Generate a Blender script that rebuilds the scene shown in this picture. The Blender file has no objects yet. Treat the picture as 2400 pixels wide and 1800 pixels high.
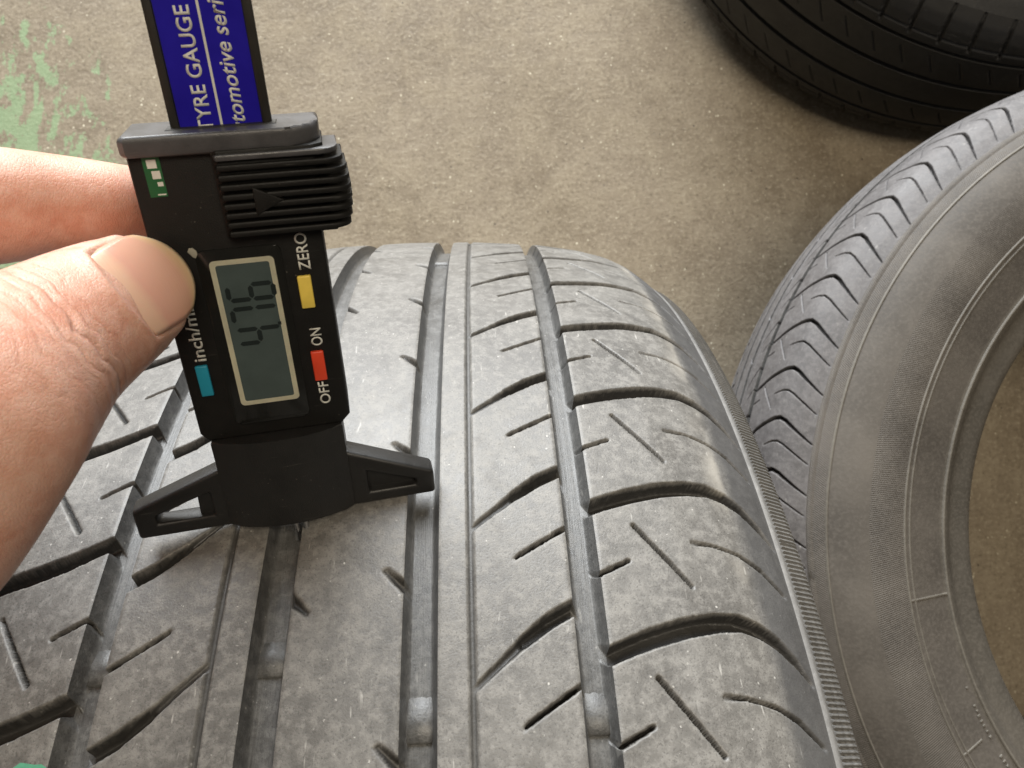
import bpy, bmesh, math, random
import numpy as np
from mathutils import Vector, Matrix
from mathutils.bvhtree import BVHTree

random.seed(4); RNG = np.random.default_rng(4)
K = 0.001                      # the scene is written in millimetres, linked in metres
sc = bpy.context.scene
col = sc.collection

# ------------------------------------------------------------------ camera
cam_d = bpy.data.cameras.new('camera'); cam = bpy.data.objects.new('camera', cam_d); col.objects.link(cam)
CAM = Vector((40.2585, 211.1514, 787.149)) * K
RIGHT = Vector((0.998673, -0.044076, 0.026647)); UP = Vector((0.041294, 0.994407, 0.097205)); FWD = Vector((0.030782, 0.095975, -0.994908))
m = Matrix((RIGHT, UP, -FWD)).transposed().to_4x4(); m.translation = CAM
cam.matrix_world = m
cam_d.sensor_width = 36; cam_d.lens = 27.045; cam_d.clip_start = 0.005; cam_d.clip_end = 50
cam_d.dof.use_dof = True; cam_d.dof.focus_distance = 0.195; cam_d.dof.aperture_fstop = 42
sc.camera = cam

# ------------------------------------------------------------------ light and exposure
world = bpy.data.worlds.new('World'); sc.world = world; world.use_nodes = True
bg = world.node_tree.nodes['Background']; bg.inputs[0].default_value = (1.0, 0.90, 0.76, 1); bg.inputs[1].default_value = 0.07

def area(name, loc, target, sx, sy, power, colour):
    d = bpy.data.lights.new(name, 'AREA'); d.shape = 'RECTANGLE'; d.size = sx; d.size_y = sy; d.energy = power; d.color = colour
    o = bpy.data.objects.new(name, d); col.objects.link(o); o.location = loc
    o.rotation_euler = (Vector(target) - Vector(loc)).to_track_quat('-Z', 'Y').to_euler()
    return o
area('garage_door_light', (-0.45, 3.4, 1.25), (0.0, 0.2, 0.5), 3.0, 2.3, 335, (0.95, 0.98, 1.0))
area('ceiling_light', (0.55, 0.42, 2.75), (0.5, 0.3, 0), 1.3, 0.7, 33, (1.0, 0.88, 0.70))

sc.view_settings.view_transform = 'Standard'; sc.view_settings.look = 'None'
sc.view_settings.exposure = 0.0; sc.view_settings.gamma = 1.0

# ------------------------------------------------------------------ helpers
def tag(o, label=None, cat=None, group=None, kind=None):
    if label: o['label'] = label
    if cat: o['category'] = cat
    if group: o['group'] = group
    if kind: o['kind'] = kind
    return o

def empty(name, matrix):
    o = bpy.data.objects.new(name, None); col.objects.link(o); o.empty_display_size = 0.02; o.matrix_world = matrix
    return o

def link(name, me, mat, parent=None):
    o = bpy.data.objects.new(name, me); col.objects.link(o)
    if mat is not None and not me.materials: me.materials.append(mat)
    if parent is not None: o.parent = parent
    return o

def np_mesh(name, verts, quads, uv=None, smooth=True):
    me = bpy.data.meshes.new(name); nv, nq = len(verts), len(quads)
    me.vertices.add(nv); me.vertices.foreach_set('co', (np.asarray(verts, np.float32) * K).ravel())
    me.loops.add(nq * 4); me.loops.foreach_set('vertex_index', np.asarray(quads, np.int32).ravel())
    me.polygons.add(nq); me.polygons.foreach_set('loop_start', np.arange(0, nq * 4, 4, dtype=np.int32))
    me.polygons.foreach_set('use_smooth', np.full(nq, smooth))
    me.update(calc_edges=True)
    if uv is not None:
        l = me.uv_layers.new(name='UVMap'); l.data.foreach_set('uv', np.asarray(uv, np.float32)[np.asarray(quads).ravel()].ravel())
    me.validate()
    return me

def grid_quads(nr, nc, wrap=False, off=0):
    r = np.arange(nr if wrap else nr - 1); c = np.arange(nc - 1)
    R, C = np.meshgrid(r, c, indexing='ij'); R2 = (R + 1) % nr
    return np.stack([R * nc + C, R2 * nc + C, R2 * nc + C + 1, R * nc + C + 1], -1).reshape(-1, 4) + off

def bm_mesh(name, bm, smooth=False, angle=None):
    bmesh.ops.recalc_face_normals(bm, faces=bm.faces)
    me = bpy.data.meshes.new(name); bm.to_mesh(me); bm.free()
    if smooth:
        me.polygons.foreach_set('use_smooth', [True] * len(me.polygons))
        if angle: me.set_sharp_from_angle(angle=math.radians(angle))
    return me

def add_box(bm, a, b, bevel=0.0, seg=2):
    """box between two corners given in mm"""
    vs = [bm.verts.new((x * K, y * K, z * K)) for x in (a[0], b[0]) for y in (a[1], b[1]) for z in (a[2], b[2])]
    fs = [bm.faces.new([vs[i] for i in f]) for f in ((0, 1, 3, 2), (4, 6, 7, 5), (0, 4, 5, 1), (2, 3, 7, 6), (0, 2, 6, 4), (1, 5, 7, 3))]
    if bevel:
        es = list({e for f in fs for e in f.edges})
        bmesh.ops.bevel(bm, geom=es, offset=bevel * K, segments=seg, profile=0.5, affect='EDGES')

def add_prism(bm, pts, lo, hi, axis='w', bevel=0.0, seg=2):
    """closed outline extruded between lo and hi; axis w: outline in (u,v); axis v: outline in (u,w)"""
    def co(p, h): return (p[0] * K, p[1] * K, h * K) if axis == 'w' else (p[0] * K, h * K, p[1] * K)
    a = [bm.verts.new(co(p, lo)) for p in pts]; b = [bm.verts.new(co(p, hi)) for p in pts]; n = len(pts)
    fs = [bm.faces.new(a[::-1]), bm.faces.new(b)]
    for i in range(n): fs.append(bm.faces.new((a[i], a[(i + 1) % n], b[(i + 1) % n], b[i])))
    if bevel:
        es = list(fs[0].edges) + list(fs[1].edges)
        bmesh.ops.bevel(bm, geom=es, offset=bevel * K, segments=seg, profile=0.5, affect='EDGES')

def round_rect(x0, x1, y0, y1, r, n=5):
    pts = []
    for cx, cy, a0 in ((x1 - r, y1 - r, 0), (x0 + r, y1 - r, 90), (x0 + r, y0 + r, 180), (x1 - r, y0 + r, 270)):
        for i in range(n + 1):
            a = math.radians(a0 + 90 * i / n); pts.append((cx + r * math.cos(a), cy + r * math.sin(a)))
    return pts

# ------------------------------------------------------------------ materials
class NT:
    def __init__(self, name):
        self.m = bpy.data.materials.new(name); self.m.use_nodes = True
        self.t = self.m.node_tree; self.b = self.t.nodes['Principled BSDF']
    def n(self, typ, **kw):
        nd = self.t.nodes.new(typ)
        for k, v in kw.items():
            if k.startswith('i_'): nd.inputs[k[2:].replace('_', ' ')].default_value = v
            else: setattr(nd, k, v)
        return nd
    def l(self, a, b): self.t.links.new(a, b)
    def coord(self, which='Object'): return self.n('ShaderNodeTexCoord').outputs[which]
    def mapping(self, src, scale=(1, 1, 1), rot=(0, 0, 0), loc=(0, 0, 0)):
        mp = self.n('ShaderNodeMapping'); mp.inputs['Scale'].default_value = scale; mp.inputs['Rotation'].default_value = rot; mp.inputs['Location'].default_value = loc
        self.l(src, mp.inputs[0]); return mp.outputs[0]
    def noise(self, src, scale, detail=4, rough=0.55, out='Fac'):
        nd = self.n('ShaderNodeTexNoise'); nd.inputs['Scale'].default_value = scale; nd.inputs['Detail'].default_value = detail; nd.inputs['Roughness'].default_value = rough
        self.l(src, nd.inputs['Vector']); return nd.outputs[out]
    def voro(self, src, scale, out='Distance', feature='F1', rand=1.0):
        nd = self.n('ShaderNodeTexVoronoi', feature=feature); nd.inputs['Scale'].default_value = scale; nd.inputs['Randomness'].default_value = rand
        self.l(src, nd.inputs['Vector']); return nd.outputs[out]
    def ramp(self, src, stops, interp='LINEAR'):
        nd = self.n('ShaderNodeValToRGB'); cr = nd.color_ramp; cr.interpolation = interp
        while len(cr.elements) < len(stops): cr.elements.new(0.5)
        for e, (p, c) in zip(cr.elements, stops):
            e.position = p; e.color = (c, c, c, 1) if not isinstance(c, tuple) else (*c, 1)
        self.l(src, nd.inputs[0]); return nd.outputs[0]
    def math(self, op, a, b=None, clamp=False):
        nd = self.n('ShaderNodeMath', operation=op); nd.use_clamp = clamp
        for i, v in enumerate((a, b)):
            if v is None: continue
            if isinstance(v, (int, float)): nd.inputs[i].default_value = v
            else: self.l(v, nd.inputs[i])
        return nd.outputs[0]
    def mix(self, fac, a, b, blend='MIX'):
        nd = self.n('ShaderNodeMix', data_type='RGBA', blend_type=blend)
        for i, v in ((0, fac), (6, a), (7, b)):
            if isinstance(v, (int, float)): nd.inputs[i].default_value = v
            elif isinstance(v, tuple): nd.inputs[i].default_value = (*v, 1)
            else: self.l(v, nd.inputs[i])
        return nd.outputs[2]
    def bump(self, h, strength=0.3, dist=0.001, normal=None):
        nd = self.n('ShaderNodeBump'); nd.inputs['Strength'].default_value = strength; nd.inputs['Distance'].default_value = dist
        self.l(h, nd.inputs['Height'])
        if normal is not None: self.l(normal, nd.inputs['Normal'])
        return nd.outputs[0]
    def out(self, colour=None, rough=None, normal=None, **kw):
        for k, v in (('Base Color', colour), ('Roughness', rough), ('Normal', normal)):
            if v is None: continue
            if isinstance(v, tuple): self.b.inputs[k].default_value = (*v, 1)
            elif isinstance(v, (int, float)): self.b.inputs[k].default_value = v
            else: self.l(v, self.b.inputs[k])
        for k, v in kw.items(): self.b.inputs[k.replace('_', ' ')].default_value = v
        return self.m

def mat_tread(name, dark, pale, dust, streak=0.0, speck=1.0, worn_to=0, unworn_shade=(0.016, 0.015, 0.0135), rough=0.5):
    t = NT(name); c = t.coord()
    n1 = t.noise(c, 48, 6, 0.68); n2 = t.noise(c, 380, 6, 0.7); n3 = t.noise(c, 1900, 3, 0.6)
    base = t.mix(t.ramp(t.math('ADD', t.math('MULTIPLY', n1, 0.6), t.math('MULTIPLY', t.noise(c, 16, 4, 0.6), 0.4)), [(0.38, 0.0), (0.60, 1.0)]), dark, pale)
    base = t.mix(t.math('MULTIPLY', t.ramp(n2, [(0.45, 0.0), (0.60, 1.0)]), 0.55), base, dust)
    base = t.mix(t.math('MULTIPLY', t.ramp(t.noise(c, 130, 5, 0.7), [(0.36, 1.0), (0.50, 0.0)]), 0.55), base, tuple(x * 0.8 for x in dark))
    base = t.mix(t.ramp(n3, [(0.32, 0.6), (0.45, 0.0)]), base, tuple(x * 0.5 for x in dark))
    if speck:
        v = t.voro(c, 520); mk = t.math('MULTIPLY', t.ramp(v, [(0.10, 1.0), (0.19, 0.0)]), t.ramp(t.noise(c, 640, 3, 0.7), [(0.56, 0.0), (0.64, 1.0)]))
        base = t.mix(t.math('MULTIPLY', mk, 0.75 * speck), base, (0.62, 0.60, 0.56))
        sv = t.mapping(c, (900, 160, 160), (0.4, 0.6, 0.3)); sx = t.math('MULTIPLY', t.ramp(t.noise(sv, 1.0, 1), [(0.70, 0.0), (0.76, 1.0)]), t.ramp(t.noise(c, 60, 2), [(0.5, 0.0), (0.6, 1.0)]))
        base = t.mix(t.math('MULTIPLY', sx, 0.45 * speck), base, (0.6, 0.58, 0.54))
    if worn_to:
        su = t.n('ShaderNodeSeparateXYZ'); t.l(t.coord('UV'), su.inputs[0]); sa = t.math('ABSOLUTE', su.outputs[0])
        sa = t.math('ADD', sa, t.math('MULTIPLY', t.math('SUBTRACT', t.noise(c, 90, 4, 0.6), 0.5), 3.2))
        band = t.ramp(t.math('DIVIDE', sa, 120), [((worn_to - 6) / 120, 0.0), ((worn_to - 1.5) / 120, 1.0), ((worn_to - 0.3) / 120, 1.0), ((worn_to + 0.5) / 120, 0.0)])
        base = t.mix(t.math('MULTIPLY', t.math('MULTIPLY', band, t.ramp(t.noise(c, 35, 3), [(0.45, 0.0), (0.62, 1.0)])), 0.7), base, (0.36, 0.335, 0.295))
        fresh = t.ramp(t.math('DIVIDE', sa, 120), [((worn_to - 1.0) / 120, 0.0), ((worn_to + 3.0) / 120, 1.0)])
        base = t.mix(t.math('MULTIPLY', fresh, 0.78), base, t.mix(n1, (0.055, 0.055, 0.057), (0.09, 0.09, 0.092)))
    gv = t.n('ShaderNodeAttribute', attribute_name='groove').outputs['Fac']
    base = t.mix(t.math('MULTIPLY', gv, 0.93), base, t.mix(n1, unworn_shade, tuple(x * 1.5 for x in unworn_shade)))  # slots: dust-free moulded rubber, darkened further to paint in their shade
    h = t.math('ADD', t.math('MULTIPLY', n2, 0.5), t.math('MULTIPLY', n3, 0.7))
    h = t.math('ADD', h, t.math('MULTIPLY', n1, 0.5))
    if streak:
        uv = t.mapping(t.coord('UV'), (3.0, 0.09, 1)); h = t.math('ADD', h, t.math('MULTIPLY', t.noise(uv, 1.0, 4, 0.7), streak))
    return t.out(base, t.ramp(t.math('ADD', t.math('MULTIPLY', n2, 0.5), t.math('MULTIPLY', n1, 0.5)), [(0.36, rough - 0.1), (0.64, rough + 0.12)]), t.bump(h, 0.2, 0.0006), Specular_IOR_Level=0.6)

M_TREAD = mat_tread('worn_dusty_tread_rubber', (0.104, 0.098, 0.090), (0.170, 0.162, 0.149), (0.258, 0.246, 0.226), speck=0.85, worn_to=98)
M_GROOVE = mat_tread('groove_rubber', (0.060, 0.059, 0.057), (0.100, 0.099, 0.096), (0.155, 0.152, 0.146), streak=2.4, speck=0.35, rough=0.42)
M_TREAD_B = mat_tread('stacked_tyre_tread_rubber', (0.085, 0.079, 0.079), (0.135, 0.127, 0.127), (0.19, 0.18, 0.178), speck=0.5, rough=0.6, unworn_shade=(0.012, 0.011, 0.011))
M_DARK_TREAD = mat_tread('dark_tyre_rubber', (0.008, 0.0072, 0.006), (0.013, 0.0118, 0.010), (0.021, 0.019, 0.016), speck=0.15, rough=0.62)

def mat_side(name, dark, pale, hatch):
    """moulded sidewall: UV x = mm round the tyre, y = mm along the profile from the shoulder ridge"""
    t = NT(name); c = t.coord(); uv = t.coord('UV')
    s = t.n('ShaderNodeSeparateXYZ'); t.l(uv, s.inputs[0]); x, y = s.outputs[0], s.outputs[1]
    n1 = t.noise(c, 22, 5, 0.6); n2 = t.noise(c, 500, 4, 0.6)
    base = t.mix(t.ramp(n1, [(0.38, 0.0), (0.62, 1.0)]), dark, pale)
    base = t.mix(t.math('MULTIPLY', t.ramp(n2, [(0.45, 0.0), (0.7, 1.0)]), 0.4), base, tuple(min(1, v * 1.5) for v in pale))
    h = t.math('MULTIPLY', n2, 0.35)
    for lo, hi, k, sl in hatch:
        mask = t.math('MULTIPLY', t.math('GREATER_THAN', y, lo), t.math('LESS_THAN', y, hi))
        w = t.math('SINE', t.math('MULTIPLY', t.math('ADD', x, t.math('MULTIPLY', y, sl)), k))
        h = t.math('ADD', h, t.math('MULTIPLY', t.math('MULTIPLY', w, mask), 0.3))
    return t.out(base, t.ramp(n2, [(0.3, 0.5), (0.7, 0.7)]), t.bump(h, 0.55, 0.0006))
HATCH = [(2.5, 10, 4.4, 0.7), (33, 53, 4.4, -0.3)]
M_SIDE = mat_side('sidewall_rubber', (0.10, 0.097, 0.092), (0.145, 0.14, 0.132), HATCH)
M_SIDE_B = mat_side('stacked_tyre_sidewall_rubber', (0.078, 0.069, 0.060), (0.118, 0.105, 0.091), HATCH)
M_BEAD = mat_side('bead_rubber', (0.075, 0.067, 0.056), (0.115, 0.103, 0.087), [])
M_LINE = mat_side('scuffed_mould_line_rubber', (0.115, 0.104, 0.088), (0.16, 0.146, 0.124), [])
M_RIDGE = mat_side('scuffed_moulding_rubber', (0.155, 0.152, 0.148), (0.21, 0.205, 0.198), [])
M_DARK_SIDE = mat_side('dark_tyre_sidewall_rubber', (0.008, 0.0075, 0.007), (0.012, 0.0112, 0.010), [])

def mat_floor():
    t = NT('worn_concrete'); c = t.coord()
    n1 = t.noise(c, 6.5, 6, 0.65); n2 = t.noise(c, 26, 6, 0.65); n3 = t.noise(c, 260, 4, 0.6); n4 = t.noise(c, 900, 2)
    b = t.mix(t.ramp(n1, [(0.38, 0.0), (0.62, 1.0)]), (0.222, 0.178, 0.122), (0.302, 0.250, 0.184))
    b = t.mix(t.math('MULTIPLY', t.ramp(n2, [(0.40, 0.0), (0.68, 1.0)]), 0.5), b, (0.35, 0.295, 0.21))
    b = t.mix(t.math('MULTIPLY', t.ramp(t.noise(c, 11, 4, 0.6), [(0.50, 0.0), (0.70, 1.0)]), 0.26), b, (0.17, 0.128, 0.088))
    n5 = t.noise(c, 95, 5, 0.7)
    b = t.mix(t.math('MULTIPLY', t.ramp(n5, [(0.50, 0.0), (0.66, 1.0)]), 0.32), b, (0.40, 0.345, 0.26))
    b = t.mix(t.math('MULTIPLY', t.ramp(n5, [(0.34, 1.0), (0.47, 0.0)]), 0.28), b, (0.15, 0.118, 0.078))
    b = t.mix(t.math('MULTIPLY', t.ramp(n3, [(0.54, 0.0), (0.70, 1.0)]), 0.6), b, (0.46, 0.40, 0.30))
    b = t.mix(t.math('MULTIPLY', t.ramp(n3, [(0.32, 1.0), (0.44, 0.0)]), 0.55), b, (0.13, 0.104, 0.07))
    # pale and dark grit
    v1 = t.voro(c, 150); g1 = t.math('MULTIPLY', t.ramp(v1, [(0.12, 1.0), (0.2, 0.0)]), t.ramp(t.noise(c, 34, 5, 0.8), [(0.53, 0.0), (0.61, 1.0)]))
    b = t.mix(t.math('MULTIPLY', g1, 0.8), b, (0.78, 0.72, 0.56))
    v2 = t.voro(t.mapping(c, loc=(0.31, 0.17, 0)), 75); g2 = t.math('MULTIPLY', t.ramp(v2, [(0.045, 1.0), (0.09, 0.0)]), t.ramp(t.noise(c, 19, 2), [(0.5, 0.0), (0.56, 1.0)]))
    b = t.mix(t.math('MULTIPLY', g2, 0.9), b, (0.06, 0.05, 0.04))
    # scratches
    sm = t.mapping(c, (160, 900, 1), (0, 0, 0.75)); s1 = t.math('MULTIPLY', t.ramp(t.noise(sm, 0.35, 2), [(0.70, 0.0), (0.76, 1.0)]), 0.55)
    b = t.mix(s1, b, (0.55, 0.51, 0.42))
    # worn green floor paint
    p = t.n('ShaderNodeSeparateXYZ'); t.l(c, p.inputs[0])
    dx = t.math('DIVIDE', t.math('SUBTRACT', p.outputs[0], -0.475), 0.16); dy = t.math('DIVIDE', t.math('SUBTRACT', p.outputs[1], 0.53), 0.21)
    d = t.math('ADD', t.math('MULTIPLY', dx, dx), t.math('MULTIPLY', dy, dy))
    near = t.ramp(d, [(0.15, 1.0), (1.0, 0.0)])
    pm = t.mapping(c, (58, 30, 1), (0, 0, -0.55)); pn = t.math('ADD', t.math('MULTIPLY', t.noise(pm, 1.0, 9, 0.7), 1.0), t.math('MULTIPLY', near, 0.16))
    pf = t.ramp(pn, [(0.62, 0.0), (0.655, 1.0)])
    fade = t.ramp(t.math('ADD', d, 0.0), [(0.8, 1.0), (1.0, 0.0)])
    b = t.mix(t.math('MULTIPLY', t.math('MULTIPLY', pf, fade), 0.62), b, (0.27, 0.43, 0.23))
    h = t.math('ADD', t.math('MULTIPLY', n3, 0.6), t.math('MULTIPLY', n2, 1.2)); h = t.math('ADD', h, t.math('MULTIPLY', n4, 0.25))
    return t.out(b, t.ramp(n2, [(0.3, 0.55), (0.7, 0.8)]), t.bump(h, 0.6, 0.0018), Specular_IOR_Level=0.35)
M_FLOOR = mat_floor()

def mat_plain(name, colour, rough=0.5, metal=0.0, grain=0.0, scale=2500, spec=0.5, coat=0.0, wear=0.0):
    t = NT(name); c = t.coord()
    n = t.noise(c, scale, 3, 0.6); n2 = t.noise(c, scale * 0.06, 4, 0.6)
    cc = t.mix(t.ramp(n2, [(0.3, 0.0), (0.7, 1.0)]), tuple(x * (1 - 0.12 - wear) for x in colour), tuple(min(1, x * (1.08 + wear)) for x in colour))
    if grain >= 0.3:                      # dust and fine scratches on moulded plastic
        ds = t.math('MULTIPLY', t.ramp(t.voro(c, 700), [(0.07, 1.0), (0.12, 0.0)]), t.ramp(t.noise(c, 90, 3), [(0.56, 0.0), (0.66, 1.0)]))
        sc_ = t.ramp(t.noise(t.mapping(c, (150, 1500, 150), (0.2, 0.1, 0.6)), 1.0, 1), [(0.74, 0.0), (0.80, 1.0)])
        cc = t.mix(t.math('MULTIPLY', ds, 0.5), cc, (0.22, 0.20, 0.17)); cc = t.mix(t.math('MULTIPLY', sc_, 0.22), cc, (0.12, 0.115, 0.105))
    nm = t.bump(n, grain, 0.0002) if grain else None
    return t.out(cc, t.ramp(n2, [(0.3, max(0.02, rough - 0.06)), (0.7, min(1, rough + 0.06))]), nm, Metallic=metal, Specular_IOR_Level=spec, Coat_Weight=coat)
M_PLASTIC = mat_plain('black_moulded_plastic', (0.0085, 0.008, 0.0072), 0.52, grain=0.45, scale=3500, spec=0.25)
M_CAP = mat_plain('dark_grey_plastic', (0.062, 0.061, 0.064), 0.36, grain=0.3, scale=3500, wear=0.1)
M_BASE = mat_plain('black_base_plastic', (0.012, 0.0115, 0.011), 0.42, grain=0.3, scale=3500, spec=0.55)
M_WINDOW = mat_plain('glossy_black_window', (0.010, 0.010, 0.009), 0.16, spec=0.4)
M_LCD = mat_plain('lcd_glass', (0.060, 0.080, 0.078), 0.2, spec=0.4)
M_SEG = mat_plain('lcd_segment', (0.018, 0.024, 0.024), 0.4, spec=0.1)
M_FRAMEW = mat_plain('cream_print', (0.78, 0.75, 0.58), 0.5)
M_SPOT = mat_plain('worn_grey_paint', (0.30, 0.28, 0.22), 0.6)
M_PRINT = mat_plain('white_print', (0.62, 0.62, 0.57), 0.5)
M_YEL = mat_plain('yellow_button', (0.78, 0.58, 0.10), 0.42)
M_RED = mat_plain('red_button', (0.68, 0.06, 0.022), 0.42)
M_BLU = mat_plain('blue_button', (0.015, 0.26, 0.38), 0.42)
M_GREEN = mat_plain('green_sticker', (0.008, 0.10, 0.03), 0.45)
M_BLADE = mat_plain('black_blade', (0.016, 0.014, 0.011), 0.5, grain=0.2)
M_BLUEPANEL = mat_plain('royal_blue_label', (0.012, 0.006, 0.30), 0.48, spec=0.2)
M_STEEL = mat_plain('steel_probe', (0.55, 0.56, 0.58), 0.28, metal=1.0)
M_GPAINT = mat_plain('green_chalk_paint', (0.10, 0.36, 0.22), 0.75, wear=0.2, scale=900)

def mat_skin():
    t = NT('skin'); c = t.coord()
    at = t.n('ShaderNodeAttribute', attribute_name='tau'); tau = at.outputs['Fac']
    ph = t.n('ShaderNodeAttribute', attribute_name='phi').outputs['Fac']
    dor = t.n('ShaderNodeAttribute', attribute_name='dorsal').outputs['Fac']
    n1 = t.noise(c, 60, 5, 0.6); n2 = t.noise(c, 320, 4, 0.6)
    b = t.mix(t.ramp(n1, [(0.36, 0.0), (0.64, 1.0)]), (0.57, 0.270, 0.185), (0.67, 0.395, 0.295))
    b = t.mix(t.math('MULTIPLY', t.ramp(n2, [(0.42, 0.0), (0.66, 1.0)]), 0.45), b, (0.72, 0.47, 0.37))
    red = t.n('ShaderNodeAttribute', attribute_name='red').outputs['Fac']
    b = t.mix(t.math('MULTIPLY', red, 0.6), b, (0.50, 0.17, 0.11))
    warp = t.math('MULTIPLY', t.math('SUBTRACT', t.noise(c, 130, 4, 0.6), 0.5), 6.0)
    tw = t.math('ADD', tau, warp)
    crease = None
    for pos, wd, am in ((-23.2, 0.55, 1.0), (-20.4, 0.4, 0.55), (-26.6, 0.5, 0.6), (-18.0, 0.35, 0.35), (-29.5, 0.5, 0.45), (-33.0, 0.6, 0.4), (-37.5, 0.6, 0.35)):
        q = t.math('DIVIDE', t.math('SUBTRACT', tw, pos), wd); q = t.math('MULTIPLY', q, q)
        e = t.math('MULTIPLY', t.math('POWER', 2.718, t.math('MULTIPLY', q, -1.0)), am)
        crease = e if crease is None else t.math('ADD', crease, e)
    crease = t.math('MULTIPLY', crease, dor)
    b = t.mix(t.math('MULTIPLY', crease, 0.38, True), b, (0.42, 0.17, 0.10))
    # fine skin lattice, drawn out across the thumb
    cmb = t.n('ShaderNodeCombineXYZ'); t.l(t.math('MULTIPLY', tau, 1.5), cmb.inputs[0]); t.l(t.math('MULTIPLY', ph, 0.55), cmb.inputs[1])
    vor = t.voro(cmb.outputs[0], 1.0, feature='DISTANCE_TO_EDGE'); lat = t.ramp(vor, [(0.0, 0.0), (0.12, 1.0)])
    v3 = t.voro(c, 1500, feature='DISTANCE_TO_EDGE'); l3 = t.ramp(v3, [(0.0, 0.0), (0.15, 1.0)])
    h = t.math('SUBTRACT', t.math('ADD', t.math('MULTIPLY', lat, 0.10), t.math('MULTIPLY', l3, 0.13)), t.math('MULTIPLY', crease, 0.8))
    h = t.math('ADD', h, t.math('MULTIPLY', n2, 0.12))
    m_ = t.out(b, t.ramp(n2, [(0.3, 0.34), (0.7, 0.5)]), t.bump(h, 0.45, 0.0006), Subsurface_Weight=0.22, Subsurface_Scale=0.004, Specular_IOR_Level=0.45)
    t.b.inputs['Subsurface Radius'].default_value = (1.0, 0.32, 0.16)
    return m_
M_SKIN = mat_skin()
def mat_nail():
    t = NT('fingernail'); g = t.n('ShaderNodeAttribute', attribute_name='along').outputs['Fac']
    c = t.coord(); n = t.noise(c, 200, 3)
    b = t.ramp(t.math('ADD', g, t.math('MULTIPLY', t.math('SUBTRACT', n, 0.5), 0.10)), [(0.0, (0.67, 0.42, 0.30)), (0.22, (0.67, 0.41, 0.29)), (0.34, (0.63, 0.335, 0.25)), (0.80, (0.64, 0.355, 0.25)), (0.92, (0.66, 0.43, 0.25)), (1.0, (0.70, 0.52, 0.33))])
    uv = t.mapping(t.coord('UV'), (60, 1, 1)); rb = t.noise(uv, 1.0, 2)
    return t.out(b, 0.27, t.bump(rb, 0.12, 0.0003), Subsurface_Weight=0.15, Subsurface_Scale=0.002)
M_NAIL = mat_nail()

# ------------------------------------------------------------------ floor
def floor():
    bm = bmesh.new(); n = 24; S = 8.0
    bmesh.ops.create_grid(bm, x_segments=n, y_segments=n, size=S)
    o = link('floor', bm_mesh('floor', bm), M_FLOOR); tag(o, 'worn tan concrete workshop floor with scraped green paint', None, None, 'structure')
floor()

# ------------------------------------------------------------------ tyres
PITCH = 2 * math.pi * 330 / 54          # 54 pattern repeats round the tyre
A0 = 195.45 - 0.5 * PITCH               # a shoulder groove starts here (mm round the tread)
# features of one repeat on the right half: (points (s, a), widths, depths) ; a is relative to A0
FEAT = [
    ([(58.0, -0.6), (64, 1.9), (70, 4.1), (78, 6.4), (86, 8.0), (92, 8.2), (97, 6.8), (101.5, 4.2), (106, 0.2), (109.6, -4.2)], [3.4, 3.6, 3.9, 4.1, 4.0, 3.7, 3.4, 2.9, 2.1, 1.0], [4.8, 4.8, 4.8, 4.7, 4.5, 4.2, 3.6, 2.8, 2.0, 1.0]),
    ([(58.0, -19.5), (66.8, -15.2)], [0.85, 0.7], [4.0, 3.0]),
    ([(69.5, -5.0), (75.5, -13.2), (81.6, -21.6)], [0.95, 0.85, 0.75], [2.2, 2.4, 2.0]),
    ([(84.4, -9.2), (89.5, -9.5), (96.6, -11.2), (102.5, -14.3), (108.2, -19.4)], [1.3, 0.6, 0.7, 1.2, 0.9], [0.6, 1.8, 2.3, 1.8, 1.0]),
    ([(53.5, 12.2), (46.2, 8.2), (40.0, 3.5)], [3.0, 2.9, 2.2], [4.8, 4.6, 3.0]),
    ([(40.0, 3.5), (35.0, -1.0), (29.0, -6.2)], [1.9, 1.5, 1.3], [1.9, 1.3, 1.0]),
    ([(53.5, -5.4), (39.6, -14.1)], [0.9, 0.72], [4.2, 3.0]),
    ([(14.4, 16.6), (8.8, 21.6)], [2.3, 1.3], [3.4, 0.9]),
]
LINE_S = 28.7
KSYM = 348.0                             # the left half is the right half turned by 180 degrees

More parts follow.
